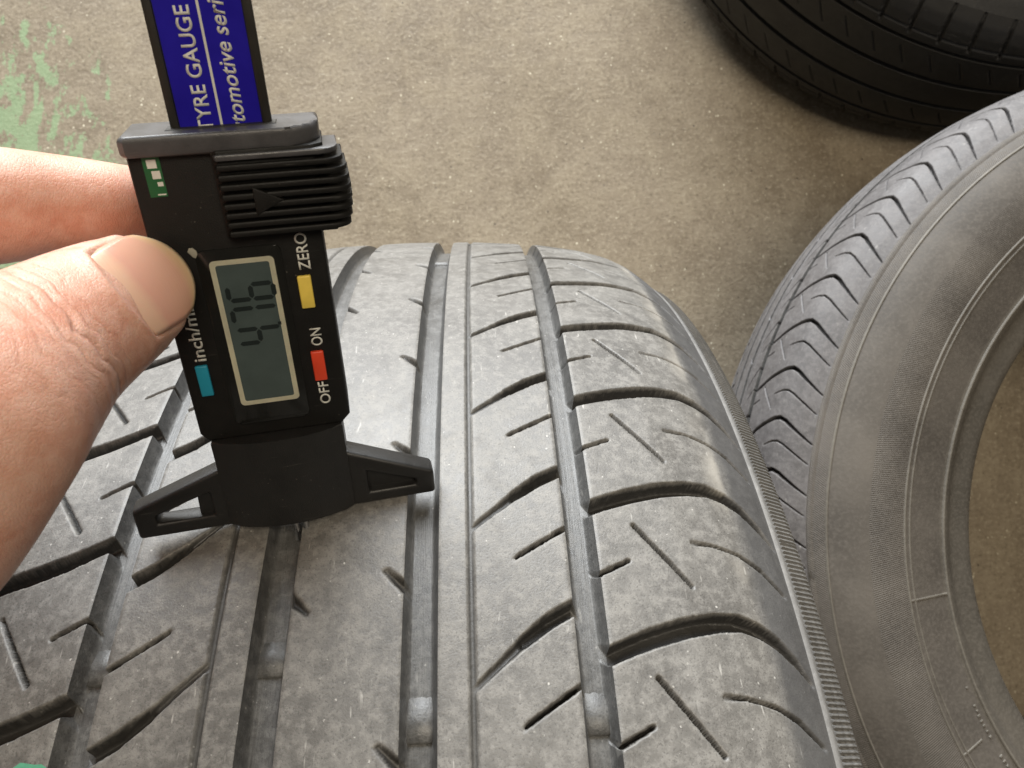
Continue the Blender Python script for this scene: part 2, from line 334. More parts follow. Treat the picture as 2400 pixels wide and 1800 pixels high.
WSCALE = 1.0
def half_depth(s, a):
    """depth of the lateral pattern for s >= 0 (arrays)"""
    a = np.mod(a - A0 + 0.5 * PITCH, PITCH) - 0.5 * PITCH
    dep = np.zeros_like(s); WALL = 0.5
    jag = 0.032 * (np.sin(7.3 * s + 3.1 * a) + np.sin(-4.9 * s + 8.3 * a + 1.3) + 0.7 * np.sin(13.1 * a - 2.2 * s))
    for pts, wd, dp in FEAT:
        s0 = min(p[0] for p in pts) - 4; s1 = max(p[0] for p in pts) + 4
        mk = np.where((s > s0) & (s < s1))[0]
        if not len(mk): continue
        ss, aa, jj = s[mk], a[mk], jag[mk]; best = np.zeros(len(mk))
        for sh in (-PITCH, 0, PITCH):
            for i in range(len(pts) - 1):
                (x0, y0), (x1, y1) = pts[i], pts[i + 1]; dx, dy = x1 - x0, y1 - y0
                t = np.clip(((ss - x0) * dx + (aa - sh - y0) * dy) / (dx * dx + dy * dy), 0, 1)
                d = np.hypot(ss - x0 - t * dx, aa - sh - y0 - t * dy) + jj
                w = (wd[i] + t * (wd[i + 1] - wd[i])) * WSCALE; D = dp[i] + t * (dp[i + 1] - dp[i])
                wl = np.where(w > 1.6, 0.95, WALL); e = np.clip(0.5 - (d - 0.5 * w) / wl, 0, 1); e = e * e * (3 - 2 * e)
                lip = np.clip(1 - (d - 0.5 * w) / 0.9, 0, 1) ** 2 * 0.10
                best = np.maximum(best, np.maximum(D * e, lip))
        dep[mk] = np.maximum(dep[mk], best)
    d = np.abs(s - LINE_S) + 0.6 * jag
    e = np.clip(0.5 - (d - 0.75) / 0.4, 0, 1); dep = np.maximum(dep, 1.0 * e)
    return dep

def pattern_depth(s, a):
    out = np.empty_like(s); p = s >= 0
    out[p] = half_depth(s[p], a[p]); out[~p] = half_depth(-s[~p], KSYM - a[~p])
    # rounded lips at the circumferential grooves
    for g0, g1 in GROOVES:
        for e in (g0, g1): out = np.maximum(out, 0.22 * np.clip(1 - np.abs(s - e) / 0.7, 0, 1) ** 2)
    return out
GROOVES = [(-59.4, -52.0), (-20.6, -12.4), (13.0, 21.0), (52.0, 59.4)]
RIBS = [(-112.0, -59.4), (-52.0, -20.6), (-12.4, 13.0), (21.0, 52.0), (59.4, 112.0)]

WARP = np.array([(0, 0), (13, 0), (21, -6.2), (29, -6.2), (35, -1.0), (40, 3.5), (46.2, 8.2), (52, 11.4), (59.4, 0), (64, 1.9), (70, 4.1), (78, 6.4), (86, 8.0), (92, 8.2), (97, 6.8), (101.5, 4.2), (106, 0.2), (112, -7.0)])
def warp(s):
    """grid rows run along the lateral grooves"""
    return np.sign(s) * np.interp(np.abs(s), WARP[:, 0], WARP[:, 1])

def spaced(a, b, step):
    n = max(2, int(math.ceil((b - a) / step)) + 1); return np.linspace(a, b, n)

def place(profile, s, a, dep):
    x, r, nx, nr = profile(s)
    th = a / profile.RA
    return np.stack([x - nx * dep, (r - nr * dep) * np.sin(th), (r - nr * dep) * np.cos(th)], -1)

class Profile:
    """pattern coordinate s -> (x, radius, normal) ; pts given for s >= 0 and mirrored"""
    def __init__(self, R, pts, RA=None):
        self.R = R; self.RA = RA or R      # RA sets how many pattern repeats go round
        p = np.array(pts, float); self.p = np.vstack([p[:0:-1] * [-1, -1, 1], p])
        self.g = np.linspace(self.p[0, 0], self.p[-1, 0], 1600)
        x = np.interp(self.g, self.p[:, 0], self.p[:, 1]); r = np.interp(self.g, self.p[:, 0], self.p[:, 2])
        k = np.exp(-np.linspace(-2.4, 2.4, 61) ** 2); k /= k.sum()
        sm = lambda v: np.convolve(np.pad(v, 30, mode='reflect', reflect_type='odd'), k, 'valid')
        self.x, self.r = sm(x), sm(r)
        tx, tr = np.gradient(self.x, self.g), np.gradient(self.r, self.g); L = np.hypot(tx, tr); self.nx, self.nr = -tr / L, tx / L
    def __call__(self, s): return tuple(np.interp(s, self.g, v) for v in (self.x, self.r, self.nx, self.nr))

def strips(profile, zones, s0, s1, kind, step_scale=1.0, smin=-999):
    """one rib or groove as a set of grids; zones = [(a0, a1, da, ds)]"""
    V, Q, U, W = [], [], [], []; off = 0
    for a0, a1, da, ds in zones:
        if kind == 'rib': cols = spaced(s0, s1, ds * (0.7 if abs(s0 + s1) > 100 else 1.0))
        else:
            w = 1.5; cols = np.concatenate([[s0, s0 + 0.25 * w, s0 + 0.6 * w, s0 + w], spaced(s0 + w + 0.5, s1 - w - 0.5, 0.8), [s1 - w, s1 - 0.6 * w, s1 - 0.25 * w, s1]])
        rows = spaced(a0, a1, da)
        A, S = np.meshgrid(rows, cols, indexing='ij'); A = A + warp(S); sf, af = S.ravel(), A.ravel()
        if kind == 'rib': dep = pattern_depth(sf, af)
        else:
            lipl = pattern_depth(np.full(len(rows), s0), A[:, 0]); lipr = pattern_depth(np.full(len(rows), s1), A[:, -1])
            D = np.full(S.shape, 5.3); f = np.clip((cols - s0) / 1.5, 0, 1); f2 = np.clip((s1 - cols) / 1.5, 0, 1)
            for j in range(len(cols)):
                if f[j] < 1: D[:, j] = lipl + (5.3 - lipl) * (f[j] ** 0.8 if f[j] > 0 else 0)
                elif f2[j] < 1: D[:, j] = lipr + (5.3 - lipr) * (f2[j] ** 0.8 if f2[j] > 0 else 0)
            D += 0.07 * np.sin(S * 3.1 + 0.03 * A) * (D > 5); dep = D.ravel()
        V.append(place(profile, sf, af, dep)); U.append(np.stack([sf, af], -1)); Q.append(grid_quads(len(rows), len(cols), off=off)); off += len(sf); W.append(dep)
    return np.vstack(V), np.vstack(Q), np.vstack(U), np.concatenate(W)

def lathe(profile_pts, a0, a1, n, R, wrap=True, disp=None):
    """revolve (x, r) points; uv = (mm round, mm along)"""
    p = np.array(profile_pts, float); th = np.linspace(a0, a1, n, endpoint=not wrap)
    L = np.concatenate([[0], np.cumsum(np.hypot(*np.diff(p, axis=0).T))])
    T, J = np.meshgrid(th, np.arange(len(p)), indexing='ij'); x, r = p[J.ravel(), 0], p[J.ravel(), 1]; t = T.ravel()
    if disp is not None:
        dx, dr = disp(J.ravel(), t); x = x + dx; r = r + dr
    V = np.stack([x, r * np.sin(t), r * np.cos(t)], -1); U = np.stack([t * R, L[J.ravel()]], -1)
    return V, grid_quads(n, len(p), wrap), U

def smooth_poly(pts, n):
    """Catmull-Rom through points"""
    p = np.array(pts, float); p = np.vstack([2 * p[0] - p[1], p, 2 * p[-1] - p[-2]]); out = []
    for i in range(1, len(p) - 2):
        for k in range(n):
            t = k / n; a, b, c, d = p[i - 1], p[i], p[i + 1], p[i + 2]
            out.append(0.5 * ((2 * b) + (c - a) * t + (2 * a - 5 * b + 4 * c - d) * t * t + (3 * b - a - 3 * c + d) * t ** 3))
    out.append(p[-2]); return np.array(out)

def wear_bar(profile, s0, s1, a0, a1, name, mat, parent):
    w = 1.2; rows = np.array([a0, a0 + 0.5, a0 + 5, a1 - 3.0, a1]); hh = np.array([5.7, 4.25, 4.15, 4.5, 5.6])
    cols = np.array([s0 + w, s0 + w + 0.5, (s0 + s1) / 2, s1 - w - 0.5, s1 - w]); cd = np.array([0.3, 0.05, 0, 0.05, 0.3])
    A, S = np.meshgrid(rows, cols, indexing='ij'); D = hh[:, None] + cd[None, :]
    V = place(profile, S.ravel(), A.ravel(), D.ravel())
    me = np_mesh(name, V, grid_quads(5, 5)); link(name, me, mat, parent)

def tyre(name, matrix, profile, side_pts, liner_pts, zones, mats, bars=(), serr=None, ridge=True):
    root = empty(name, matrix); mt, mg, ms, mb = mats
    for s0, s1 in RIBS:
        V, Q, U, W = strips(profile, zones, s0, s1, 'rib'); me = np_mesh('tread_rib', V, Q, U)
        at = me.attributes.new('groove', 'FLOAT', 'POINT'); at.data.foreach_set('value', np.clip((W - 0.35) / 0.8, 0, 1).astype(np.float32))   # depth mask: unworn slot rubber with groove shade painted into its colour
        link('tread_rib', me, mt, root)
    for s0, s1 in GROOVES:
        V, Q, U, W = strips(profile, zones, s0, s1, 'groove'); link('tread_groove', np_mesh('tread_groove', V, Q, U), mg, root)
    for s0, s1, a0, a1 in bars: wear_bar(profile, s0, s1, a0, a1, 'wear_bar', mg, root)
    finish_tyre(root, profile.R, side_pts, liner_pts, ms, mb, serr, profile, ridge)
    return root

def finish_tyre(root, R, side_pts, liner_pts, ms, mb, serr=None, profile=None, ridge=True):
    sp = smooth_poly(side_pts[0], 5); bp = smooth_poly(side_pts[1], 4)
    for sg in (1, -1):
        q = lambda pts: np.array(pts) * [sg, 1]
        V, Q, U = lathe(q(sp), math.pi, 3 * math.pi, 300, R); link('sidewall', np_mesh('sidewall', V, Q if sg < 0 else Q[:, ::-1], U), ms, root)
        V, Q, U = lathe(q(bp), math.pi, 3 * math.pi, 300, R); link('bead', np_mesh('bead', V, Q if sg < 0 else Q[:, ::-1], U), mb, root)
        if ridge:
            x, r = side_pts[0][0]
            rp = [(x - 2.4, r + 1.2), (x - 1.2, r + 1.25), (x - 0.2, r + 1.1), (x + 0.7, r + 0.3), (x + 1.4, r - 1.2), (x + 1.6, r - 2.4)]
            V, Q, U = lathe(q(rp), 0, 2 * math.pi, 420, R); link('shoulder_ridge', np_mesh('shoulder_ridge', V, Q if sg < 0 else Q[:, ::-1], U), M_RIDGE if ridge is True else ms, root)
            if serr:
                # radial teeth moulded below the ridge
                a0, a1, pitch = serr; n = int((a1 - a0) / pitch * 4)
                tp = np.array([(x + 1.2, r - 1.3), (x + 1.6, r - 1.0), (x + 3.6, r - 2.1), (x + 5.6, r - 3.1), (x + 6.6, r - 4.0), (x + 7.4, r - 6.5), (x + 8.0, r - 9.0)])
                nrm = np.array([[0.45, 0.89]] * 4 + [[0.8, 0.6], [0.95, 0.3], [0.95, 0.3]]); edge = np.ones(len(tp)); edge[0] = edge[-1] = -0.4
                def disp(J, t, nrm=nrm, edge=edge):
                    k = np.where(np.mod(np.round((t * R - a0) / (pitch / 4)).astype(int), 4) < 2, 0.55, -0.15)
                    d = np.where(edge[J] > 0, k, -0.3); return nrm[J, 0] * d * sg, nrm[J, 1] * d
                V, Q, U = lathe(q(tp), a0 / R, a1 / R, n, R, wrap=False, disp=disp)
                link('serration_band', np_mesh('serration_band', V, Q if sg < 0 else Q[:, ::-1], U, smooth=False), ms, root)
    V, Q, U = lathe(smooth_poly(liner_pts, 4), 0, 2 * math.pi, 240, R); link('inner_liner', np_mesh('inner_liner', V, Q[:, ::-1], U), mb, root)

# --- the tyre being measured, standing on its tread
P_MAIN = Profile(330, [(0, 0, 330), (30, 30, 329.3), (60, 60, 327), (80, 80, 323.6), (92, 92, 320.2), (100, 100, 316.3), (107, 107, 311), (112, 112, 305.9), (115.5, 115.5, 302.5), (118, 118, 300)])
SIDE_MAIN = ([(111.8, 305.9), (113.6, 304.6), (118.4, 302.2), (119.8, 299), (120.8, 290), (121.2, 278), (121, 266), (118.5, 250), (114, 236), (107, 225)], [(107, 225), (102, 218.5), (97, 214), (93, 208), (86, 206), (80, 209)])
LINER_MAIN = [(80, 209), (84, 222), (98, 240), (106, 262), (104, 285), (92, 303), (60, 313), (0, 316), (-60, 313), (-92, 303), (-104, 285), (-106, 262), (-98, 240), (-84, 222), (-80, 209)]
FULL = 2 * math.pi * 330
bars = [(13.0, 21.0, 160.3, 171), (52.0, 59.4, 160.3, 170.5), (-59.4, -52.0, 176.5, 186), (-20.6, -12.4, 175.8, 185), (13.0, 21.0, 371.5, 382)]
main = tyre('car_tyre', Matrix.Translation((5.7 * K, 0, 330 * K)), P_MAIN, SIDE_MAIN, LINER_MAIN,
            [(138, 416, 0.36, 0.48), (416, 138 + FULL, 2.4, 1.6)], (M_TREAD, M_GROOVE, M_SIDE, M_BEAD), bars, serr=(120, 420, 1.45))
tag(main, 'worn grey tyre standing upright with the digital gauge pressed on its tread', 'tyre')
# green marking dab on the left shoulder
def paint_mark():
    pts = []; n = 22
    rows = np.linspace(0, 1, 7)
    V = []
    for k in range(n):
        an = 2 * math.pi * k / n; rr = 1 + 0.10 * math.sin(3 * an + 1) + 0.06 * math.sin(7 * an)
        for q in rows: V.append((-63.0 + 5.6 * rr * q * math.cos(an), 156.6 + 4.3 * rr * q * math.sin(an), -0.14 * (1 - q ** 4) - 0.02))
    V = np.array(V); P = place(P_MAIN, V[:, 0], V[:, 1], V[:, 2])
    link('paint_mark', np_mesh('paint_mark', P, grid_quads(n, 7, wrap=True)), M_GPAINT, main)
paint_mark()

# --- the tyre lying on top of the stack at the right (axis upright)
LAY = Matrix.Rotation(math.radians(-90), 4, 'Y')
P_STACK = Profile(328, [(0, 0, 328), (24, 11, 327.7), (52, 24, 326.2), (59, 28.5, 325.6), (72, 40.5, 323.6), (84, 52, 320.4), (91, 58, 317), (97, 62.4, 312.6), (104, 66.8, 306.3), (112, 71, 298), (118, 75, 290)], RA=378.9)
SIDE_STACK = ([(71, 298), (74.6, 293), (77.6, 287.5), (81.2, 279), (84, 268), (84.6, 257), (83.4, 247), (81.2, 238.5), (78.6, 230), (76.6, 223.5)], [(76.6, 223.5), (76.0, 219.5), (74.2, 217.0), (71.5, 214.0), (69.6, 208), (67.6, 202), (64.5, 198.4), (59, 197.2), (53, 199), (50, 204)])
LINER_STACK = [(50, 204), (56, 220), (66, 244), (70, 262), (67, 285), (56, 303), (34, 313), (0, 315), (-34, 313), (-56, 303), (-67, 285), (-70, 262), (-66, 244), (-56, 220), (-50, 204)]
FS = 2 * math.pi * 378.9; WSCALE = 0.52
# its cuts bend more sharply over the shoulder
FEAT_MAIN = list(FEAT)
FEAT[0] = ([(58.0, -9.0), (66, -3.4), (76, 3.6), (87, 9.6), (91, 10.6), (95, 8.6), (103, 1.2), (110.5, -6.0)], [2.6, 3.4, 3.8, 4.0, 4.2, 3.6, 2.6, 1.4], [4.6, 4.6, 4.6, 4.4, 4.0, 3.4, 2.6, 1.2])
FEAT[3] = ([(82.0, -10.6), (88, -7.4), (92, -6.8), (96, -9.0), (103, -15.0), (109.5, -21.0)], [0.8, 1.3, 1.6, 1.5, 1.4, 1.0], [1.2, 2.2, 2.5, 2.4, 2.0, 1.1])

stack_top = tyre('car_tyre', Matrix.Translation((521 * K, 138 * K, 264 * K)) @ LAY, P_STACK, SIDE_STACK, LINER_STACK,
                 [(-160, 540, 0.5, 0.55), (540, FS - 160, 3.2, 2.2)], (M_TREAD_B, M_GROOVE, M_SIDE_B, M_BEAD), ridge='same')
tag(stack_top, 'grey tyre lying flat at the right with its sidewall and open centre facing up', 'tyre')
# concentric moulded lines
for r_, x_, w_, h_ in ((289.6, 76.6, 0.9, 0.7), (247.6, 83.5, 1.0, 0.7), (244.4, 82.8, 0.8, 0.55), (221.0, 76.5, 1.2, 0.9)):
    lp = [(x_ - 0.5, r_ + w_), (x_ + h_ * 0.8, r_ + w_ * 0.5), (x_ + h_, r_), (x_ + h_ * 0.8, r_ - w_ * 0.5), (x_ - 0.5, r_ - w_)]
    V, Q, U = lathe(lp, math.pi, 3 * math.pi, 360, 328); link('moulded_line', np_mesh('moulded_line', V, Q[:, ::-1], U), M_LINE, stack_top)
# radial mould seams and tiny moulded marks on its bead
SIDE_R = smooth_poly(SIDE_STACK[0], 5)[::-1]
def seam(t_deg, r0, r1, wdt=0.7, hgt=0.45, name='mould_seam'):
    """low raised bar that follows the sidewall from radius r0 to r1"""
    rr = np.linspace(r0, r1, 9); xx = np.interp(rr, SIDE_R[:, 1], SIDE_R[:, 0]); V = []
    for r_, x_ in zip(rr, xx):
        for dy, dx in ((-wdt, -0.4), (-wdt * 0.5, hgt), (wdt * 0.5, hgt), (wdt, -0.4)):
            th = math.radians(t_deg) + dy / r_; V.append((x_ + dx, r_ * math.sin(th), r_ * math.cos(th)))
    link(name, np_mesh(name, V, grid_quads(9, 4), smooth=False), M_LINE, stack_top)
seam(-4.0, 222, 247); seam(-24.5, 232, 247.5)
for t_deg in (-17.5, -20.2, -21.0, -21.7, -22.5, -23.2, -24.1, -25.0, -28.0, -28.8, -29.6, -31.3):
    seam(t_deg, 225.6, 227.2 + random.uniform(-0.3, 0.5), random.uniform(0.5, 0.9), 0.6, 'moulded_mark')

# --- narrow tyre carrying it
def plain_tyre(name, matrix, R, hw, bead_r, label, group=None):
    root = empty(name, matrix)
    tp = smooth_poly([(-hw * 0.82, R - 9), (-hw * 0.7, R - 3), (-hw * 0.4, R - 0.6), (0, R), (hw * 0.4, R - 0.6), (hw * 0.7, R - 3), (hw * 0.82, R - 9)], 14)
    g = np.minimum.reduce([np.abs(np.abs(tp[:, 0]) - hw * k) for k in (0.16, 0.48)]); tp[:, 1] -= np.where(g < 2.6, 5.5, 0)
    V, Q, U = lathe(tp, 0, 2 * math.pi, 220, R); link('tread', np_mesh('tread', V, Q[:, ::-1], U), M_DARK_TREAD, root)
    side = ([(hw * 0.82, R - 9), (hw * 0.95, R - 24), (hw, R - 45), (hw * 0.97, bead_r + 38), (hw * 0.86, bead_r + 14)], [(hw * 0.86, bead_r + 14), (hw * 0.84, bead_r + 4), (hw * 0.76, bead_r), (hw * 0.66, bead_r + 2)])
    lin = [(hw * 0.66, bead_r + 2), (hw * 0.82, bead_r + 30), (hw * 0.8, R - 30), (hw * 0.4, R - 14), (0, R - 13), (-hw * 0.4, R - 14), (-hw * 0.8, R - 30), (-hw * 0.82, bead_r + 30), (-hw * 0.66, bead_r + 2)]
    finish_tyre(root, R, side, lin, M_DARK_SIDE, M_BEAD, ridge=False); return tag(root, label, 'tyre', group)
plain_tyre('car_tyre', Matrix.Translation((534 * K, 138 * K, 89.8 * K)) @ LAY, 272, 89.3, 206, 'narrow dark tyre on the floor, underneath the grey tyre lying flat at the right')

# --- dark tyre lying in its own shadow at the back
def dark_tyre():
    R, hw = 326.0, 108.0
    root = empty('car_tyre', Matrix.Translation((553 * K, 846 * K, 109 * K)) @ LAY)
    prof = Profile(R, [(0, 0, R), (40, 40, R - 0.8), (66, 66, R - 3), (80, 80, R - 7), (88, 88, R - 12), (95, 95, R - 20)])
    gr = [(-60.5, -56), (-22, -16), (16, 22), (56, 60.5)]; ribs = [(-95, -60.5), (-56, -22), (-16, 16), (22, 56), (60.5, 95)]
    zones = [(-520, 120, 1.0, 1.0), (120, 2 * math.pi * R - 520, 4.0, 2.5)]
    pit = 27.0
    def dep_f(s, a):
        d = np.zeros_like(s); sa = np.abs(s); sg = np.sign(s)
        def slot(lo, hi, off, w, D, slope):
            x = np.mod(a - off - sg * slope * sa + pit / 2, pit) - pit / 2
            e = np.clip(0.5 - (np.abs(x) - w / 2) / 0.9, 0, 1) * np.clip((sa - lo) / 1.2, 0, 1) * np.clip((hi - sa) / 1.2, 0, 1); return D * e
        for q in ((64, 90, 0, 2.2, 3.5, 0.25), (74, 97, 13, 1.8, 2.5, 0.1), (30, 50, 6, 0.8, 2.2, 0.7)): d = np.maximum(d, slot(*q))
        d = np.maximum(d, 2.2 * np.clip(0.5 - (np.abs(sa - 70) - 0.8) / 0.8, 0, 1)); return d
    for s0, s1 in ribs:
        V, Q, U = [], [], []; off = 0
        for a0, a1, da, ds in zones:
            cols = spaced(s0, s1, ds); rows = spaced(a0, a1, da); A, S = np.meshgrid(rows, cols, indexing='ij')
            V.append(place(prof, S.ravel(), A.ravel(), dep_f(S.ravel(), A.ravel()))); U.append(np.stack([S.ravel(), A.ravel()], -1)); Q.append(grid_quads(len(rows), len(cols), off=off)); off += S.size
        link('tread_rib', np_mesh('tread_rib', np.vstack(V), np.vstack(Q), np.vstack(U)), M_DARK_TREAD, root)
    for s0, s1 in gr:
        cols = np.array([s0, s0 + 0.8, s0 + 1.6, (s0 + s1) / 2, s1 - 1.6, s1 - 0.8, s1]); D = np.array([0, 4, 6.5, 6.5, 6.5, 4, 0])
        rows = np.linspace(0, 2 * math.pi * R, 420); A, S = np.meshgrid(rows, cols, indexing='ij'); DD = np.broadcast_to(D, S.shape)
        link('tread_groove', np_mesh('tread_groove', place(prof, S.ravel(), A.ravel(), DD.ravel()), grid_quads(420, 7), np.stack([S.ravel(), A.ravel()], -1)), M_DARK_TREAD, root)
    side = ([(95, R - 20), (102, R - 34), (107, R - 52), (108, R - 68), (105, 240), (98, 226)], [(98, 226), (95, 217), (88, 213), (78, 212), (72, 215)])
    lin = [(72, 215), (80, 232), (94, 255), (94, 282), (76, 303), (40, 311), (0, 312), (-40, 311), (-76, 303), (-94, 282), (-94, 255), (-80, 232), (-72, 215)]
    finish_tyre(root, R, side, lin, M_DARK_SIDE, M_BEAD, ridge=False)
    tag(root, 'black tyre lying on the floor in deep shadow at the upper right', 'tyre')
dark_tyre()

# ------------------------------------------------------------------ tyre tread depth gauge
GO = Vector((-9.046, 199.63, 594.589)) * K
GU = Vector((0.98269, 0.11016, -0.14897)); GV = Vector((-0.00347, 0.81484, 0.57967)); GW = Vector((0.18524, -0.56912, 0.80112))
GM = Matrix((GU, GV, GW)).transposed().to_4x4(); GM.translation = GO
gauge = empty('tread_depth_gauge', GM)
tag(gauge, 'black digital tread depth gauge showing 4.76, standing on the upright tyre', 'gauge')

def gpart(name, bm, mat, parent=gauge, smooth=True, angle=35):
    return link(name, bm_mesh(name, bm, smooth, angle), mat, parent)

def build_body():
    bm = bmesh.new()
    add_prism(bm, [(-14.6, 24.2), (15.2, 24.2), (17.3, 26.4), (17.3, 88.6), (-16.0, 88.6), (-16.0, 26.4)], -12.5, 0, 'w', 0.8, 3)
    body = gpart('housing', bm, M_PLASTIC)
    # cap across the top, rounded at the right front corner
    bm = bmesh.new(); pts = [(-16.6, -13), (-16.6, 0.6), (-15.4, 1.9)] + [(13.3 + 6.2 * math.sin(math.radians(a)), -4.3 + 6.2 * math.cos(math.radians(a))) for a in range(0, 91, 10)] + [(19.5, -13)]
    add_prism(bm, pts, 87.8, 91.7, 'v', 1.1, 4); cap = gpart('top_cap', bm, M_CAP)
    bm = bmesh.new(); add_box(bm, (-8.6, 91.0, -6.6), (11.8, 91.85, -2.2), 0.2, 1); gpart('blade_slot', bm, M_BLADE, cap)
    # ribbed thumb roller cover
    bm = bmesh.new(); add_prism(bm, [(-0.9, -2), (-0.9, 1.2), (0.2, 2.1), (17.6, 2.1), (19.8, 0.4), (19.8, -11.5), (-0.9, -11.5)], 71.4, 88.3, 'v', 0.4, 2)
    grip = gpart('grip_cover', bm, M_PLASTIC)
    n = 9
    for i in range(n):
        v = 72.4 + i * 1.83; q = max(0, 1 - ((v - 78.6) / 10.5) ** 2) ** 0.5
        um, wm = 19.8 + 4.5 * q, 2.2 + 1.5 * q; r = 3.4
        out = [(-0.7, 1.0), (0.0, wm)] + [(um - r + r * math.sin(math.radians(a)), wm - r + r * math.cos(math.radians(a))) for a in range(0, 91, 15)] + [(um, -9.0), (17.5, -9.0), (17.5, 0.5), (16.5, 1.0)]
        bm = bmesh.new(); add_prism(bm, out, v - 0.52, v + 0.52, 'v', 0.28, 2); gpart('grip_rib', bm, M_CAP if i == n - 1 else M_PLASTIC, grip)
    bm = bmesh.new(); add_prism(bm, [(5.6, 75.9), (5.6, 81.6), (11.2, 78.6)], 2.0, 3.85, 'w', 0.25, 2); gpart('arrow_mark', bm, M_PLASTIC, grip)
    # small catch below the grip
    bm = bmesh.new(); add_box(bm, (16.8, 70.2, -9), (20.6, 71.6, -1), 0.3, 2); gpart('grip_catch', bm, M_PLASTIC, grip)
    # window with raised lip, cream frame, screen
    bm = bmesh.new(); add_prism(bm, round_rect(-8.0, 8.6, 27.9, 68.9, 1.6), -0.4, 0.45, 'w', 0.25, 2); win = gpart('window', bm, M_WINDOW)
    bm = bmesh.new(); o = round_rect(-5.75, 6.9, 32.7, 66.6, 0.95); i_ = round_rect(-4.7, 5.85, 33.75, 65.55, 0.5)
    va = [bm.verts.new((x * K, y * K, 0.50 * K)) for x, y in o]; vb = [bm.verts.new((x * K, y * K, 0.50 * K)) for x, y in i_]
    for k in range(len(o)): bm.faces.new((va[k], va[(k + 1) % len(o)], vb[(k + 1) % len(o)], vb[k]))
    bmesh.ops.solidify(bm, geom=bm.faces[:], thickness=0.06 * K); gpart('screen_frame', bm, M_FRAMEW, win)
    bm = bmesh.new(); add_prism(bm, round_rect(-5.0, 6.15, 33.45, 65.85, 0.5), 0.40, 0.49, 'w'); lcd = gpart('screen', bm, M_LCD, win, False)
    # seven-segment reading 4.76, written upwards: text x = v, text up = -u
    def seg(x0, y0, x1, y1, w=1.0):
        """text coordinates: x along v, y up towards -u"""
        d = Vector((x1 - x0, y1 - y0)); L = d.length; d /= L; p = Vector((-d.y, d.x)); g = 0.16
        a = Vector((x0, y0)) + d * g; b = Vector((x1, y1)) - d * g
        pts = [a, a + d * w / 2 + p * w / 2, b - d * w / 2 + p * w / 2, b, b - d * w / 2 - p * w / 2, a + d * w / 2 - p * w / 2]
        bm = bmesh.new(); add_prism(bm, [(-q.y, q.x) for q in pts], 0.491, 0.515, 'w'); gpart('digit_segment', bm, M_SEG, win, False)
    base_y, H = -5.75, 9.1
    def digit(x, segs, wd=3.2, lean=0.0):
        y0, ym, y1 = base_y, base_y + H / 2, base_y + H; x1 = x + wd
        S = dict(a=(x, y1, x1, y1), b=(x1, ym, x1, y1), c=(x1, y0, x1, ym), d=(x, y0, x1, y0), e=(x, y0, x, ym), f=(x, ym, x, y1), g=(x, ym, x1, ym))
        for k in segs: seg(*S[k])
    digit(47.7, 'bcfg'); digit(52.5, 'abc'); digit(57.7, 'acdefg')
    bm = bmesh.new(); add_box(bm, (5.3, 51.2, 0.491), (6.0, 51.95, 0.515)); gpart('decimal_point', bm, M_SEG, win, False)
    # buttons
    for nm, m_, u0, u1, v0, v1 in (('zero_button', M_YEL, 10.75, 13.55, 54.2, 61.5), ('power_button', M_RED, 10.85, 13.6, 36.5, 43.8), ('unit_button', M_BLU, -13.4, -10.8, 36.3, 43.7)):
        bm = bmesh.new(); add_box(bm, (u0, v0, -0.5), (u1, v1, 0.75), 0.3, 3); gpart(nm, bm, m_)
    # green sticker with white print
    bm = bmesh.new(); add_box(bm, (-13.3, 80.2, -0.2), (-10.2, 88.2, 0.06)); st = gpart('green_sticker', bm, M_GREEN, gauge, False)
    for a, b in (((-12.6, 85.6), (-10.9, 87.2)), ((-12.1, 83.6), (-10.6, 85.1)), ((-11.5, 82.2), (-10.5, 83.0)), ((-11.9, 80.5), (-10.4, 80.75))):
        bm = bmesh.new(); add_box(bm, (*a, 0.05), (*b, 0.09)); gpart('sticker_print', bm, M_PRINT, st, False)
    # pale chip at the window corner
    bm = bmesh.new(); add_prism(bm, [(-9.2, 69.0), (-8.8, 69.7), (-8.1, 69.7), (-7.5, 69.1), (-7.4, 68.3), (-7.9, 67.5), (-8.4, 67.8)], 0.1, 0.5, 'w', 0.12, 2); gpart('light_spot', bm, M_SPOT)
    # stem: half-round front
    bm = bmesh.new(); out = [(-14.2, -10.5)] + [(-14.2 + 29.4 * t, 4.9 * math.sin(math.pi * (0.06 + 0.88 * t)) ** 0.7 - 0.9) for t in np.linspace(0, 1, 15)] + [(15.2, -10.5)]
    add_prism(bm, out, 0.4, 24.4, 'v', 0.5, 2); stem = gpart('stem', bm, M_BASE)
    # base arms with slots
    def arm(sg, tip, h_tip, root_u, h_root, wf, wb, hole):
        bm = bmesh.new(); O_ = [(tip, 0.0), (tip, h_tip), (root_u, h_root), (root_u, 0.0)]
        vs = {}
        for w in (wf, wb):
            vs[w] = ([bm.verts.new((x * K, y * K, w * K)) for x, y in O_], [bm.verts.new((x * K, y * K, w * K)) for x, y in hole])
            for k in range(4): bm.faces.new((vs[w][0][k], vs[w][0][(k + 1) % 4], vs[w][1][(k + 1) % 4], vs[w][1][k]))
        for ring in (0, 1):
            for k in range(4): bm.faces.new((vs[wf][ring][k], vs[wf][ring][(k + 1) % 4], vs[wb][ring][(k + 1) % 4], vs[wb][ring][k]))
        bmesh.ops.recalc_face_normals(bm, faces=bm.faces)
        bmesh.ops.bevel(bm, geom=[e for e in bm.edges if len(e.link_faces) == 2 and e.calc_face_angle(0) > 0.3], offset=0.95 * K, segments=4, profile=0.5, affect='EDGES')
        return gpart('base_arm', bm, M_BASE, stem)
    arm(-1, -35.2, 8.2, -13.4, 16.6, 0.2, -5.2, [(-30.4, 3.6), (-30.4, 5.9), (-17.4, 10.4), (-17.4, 3.6)])
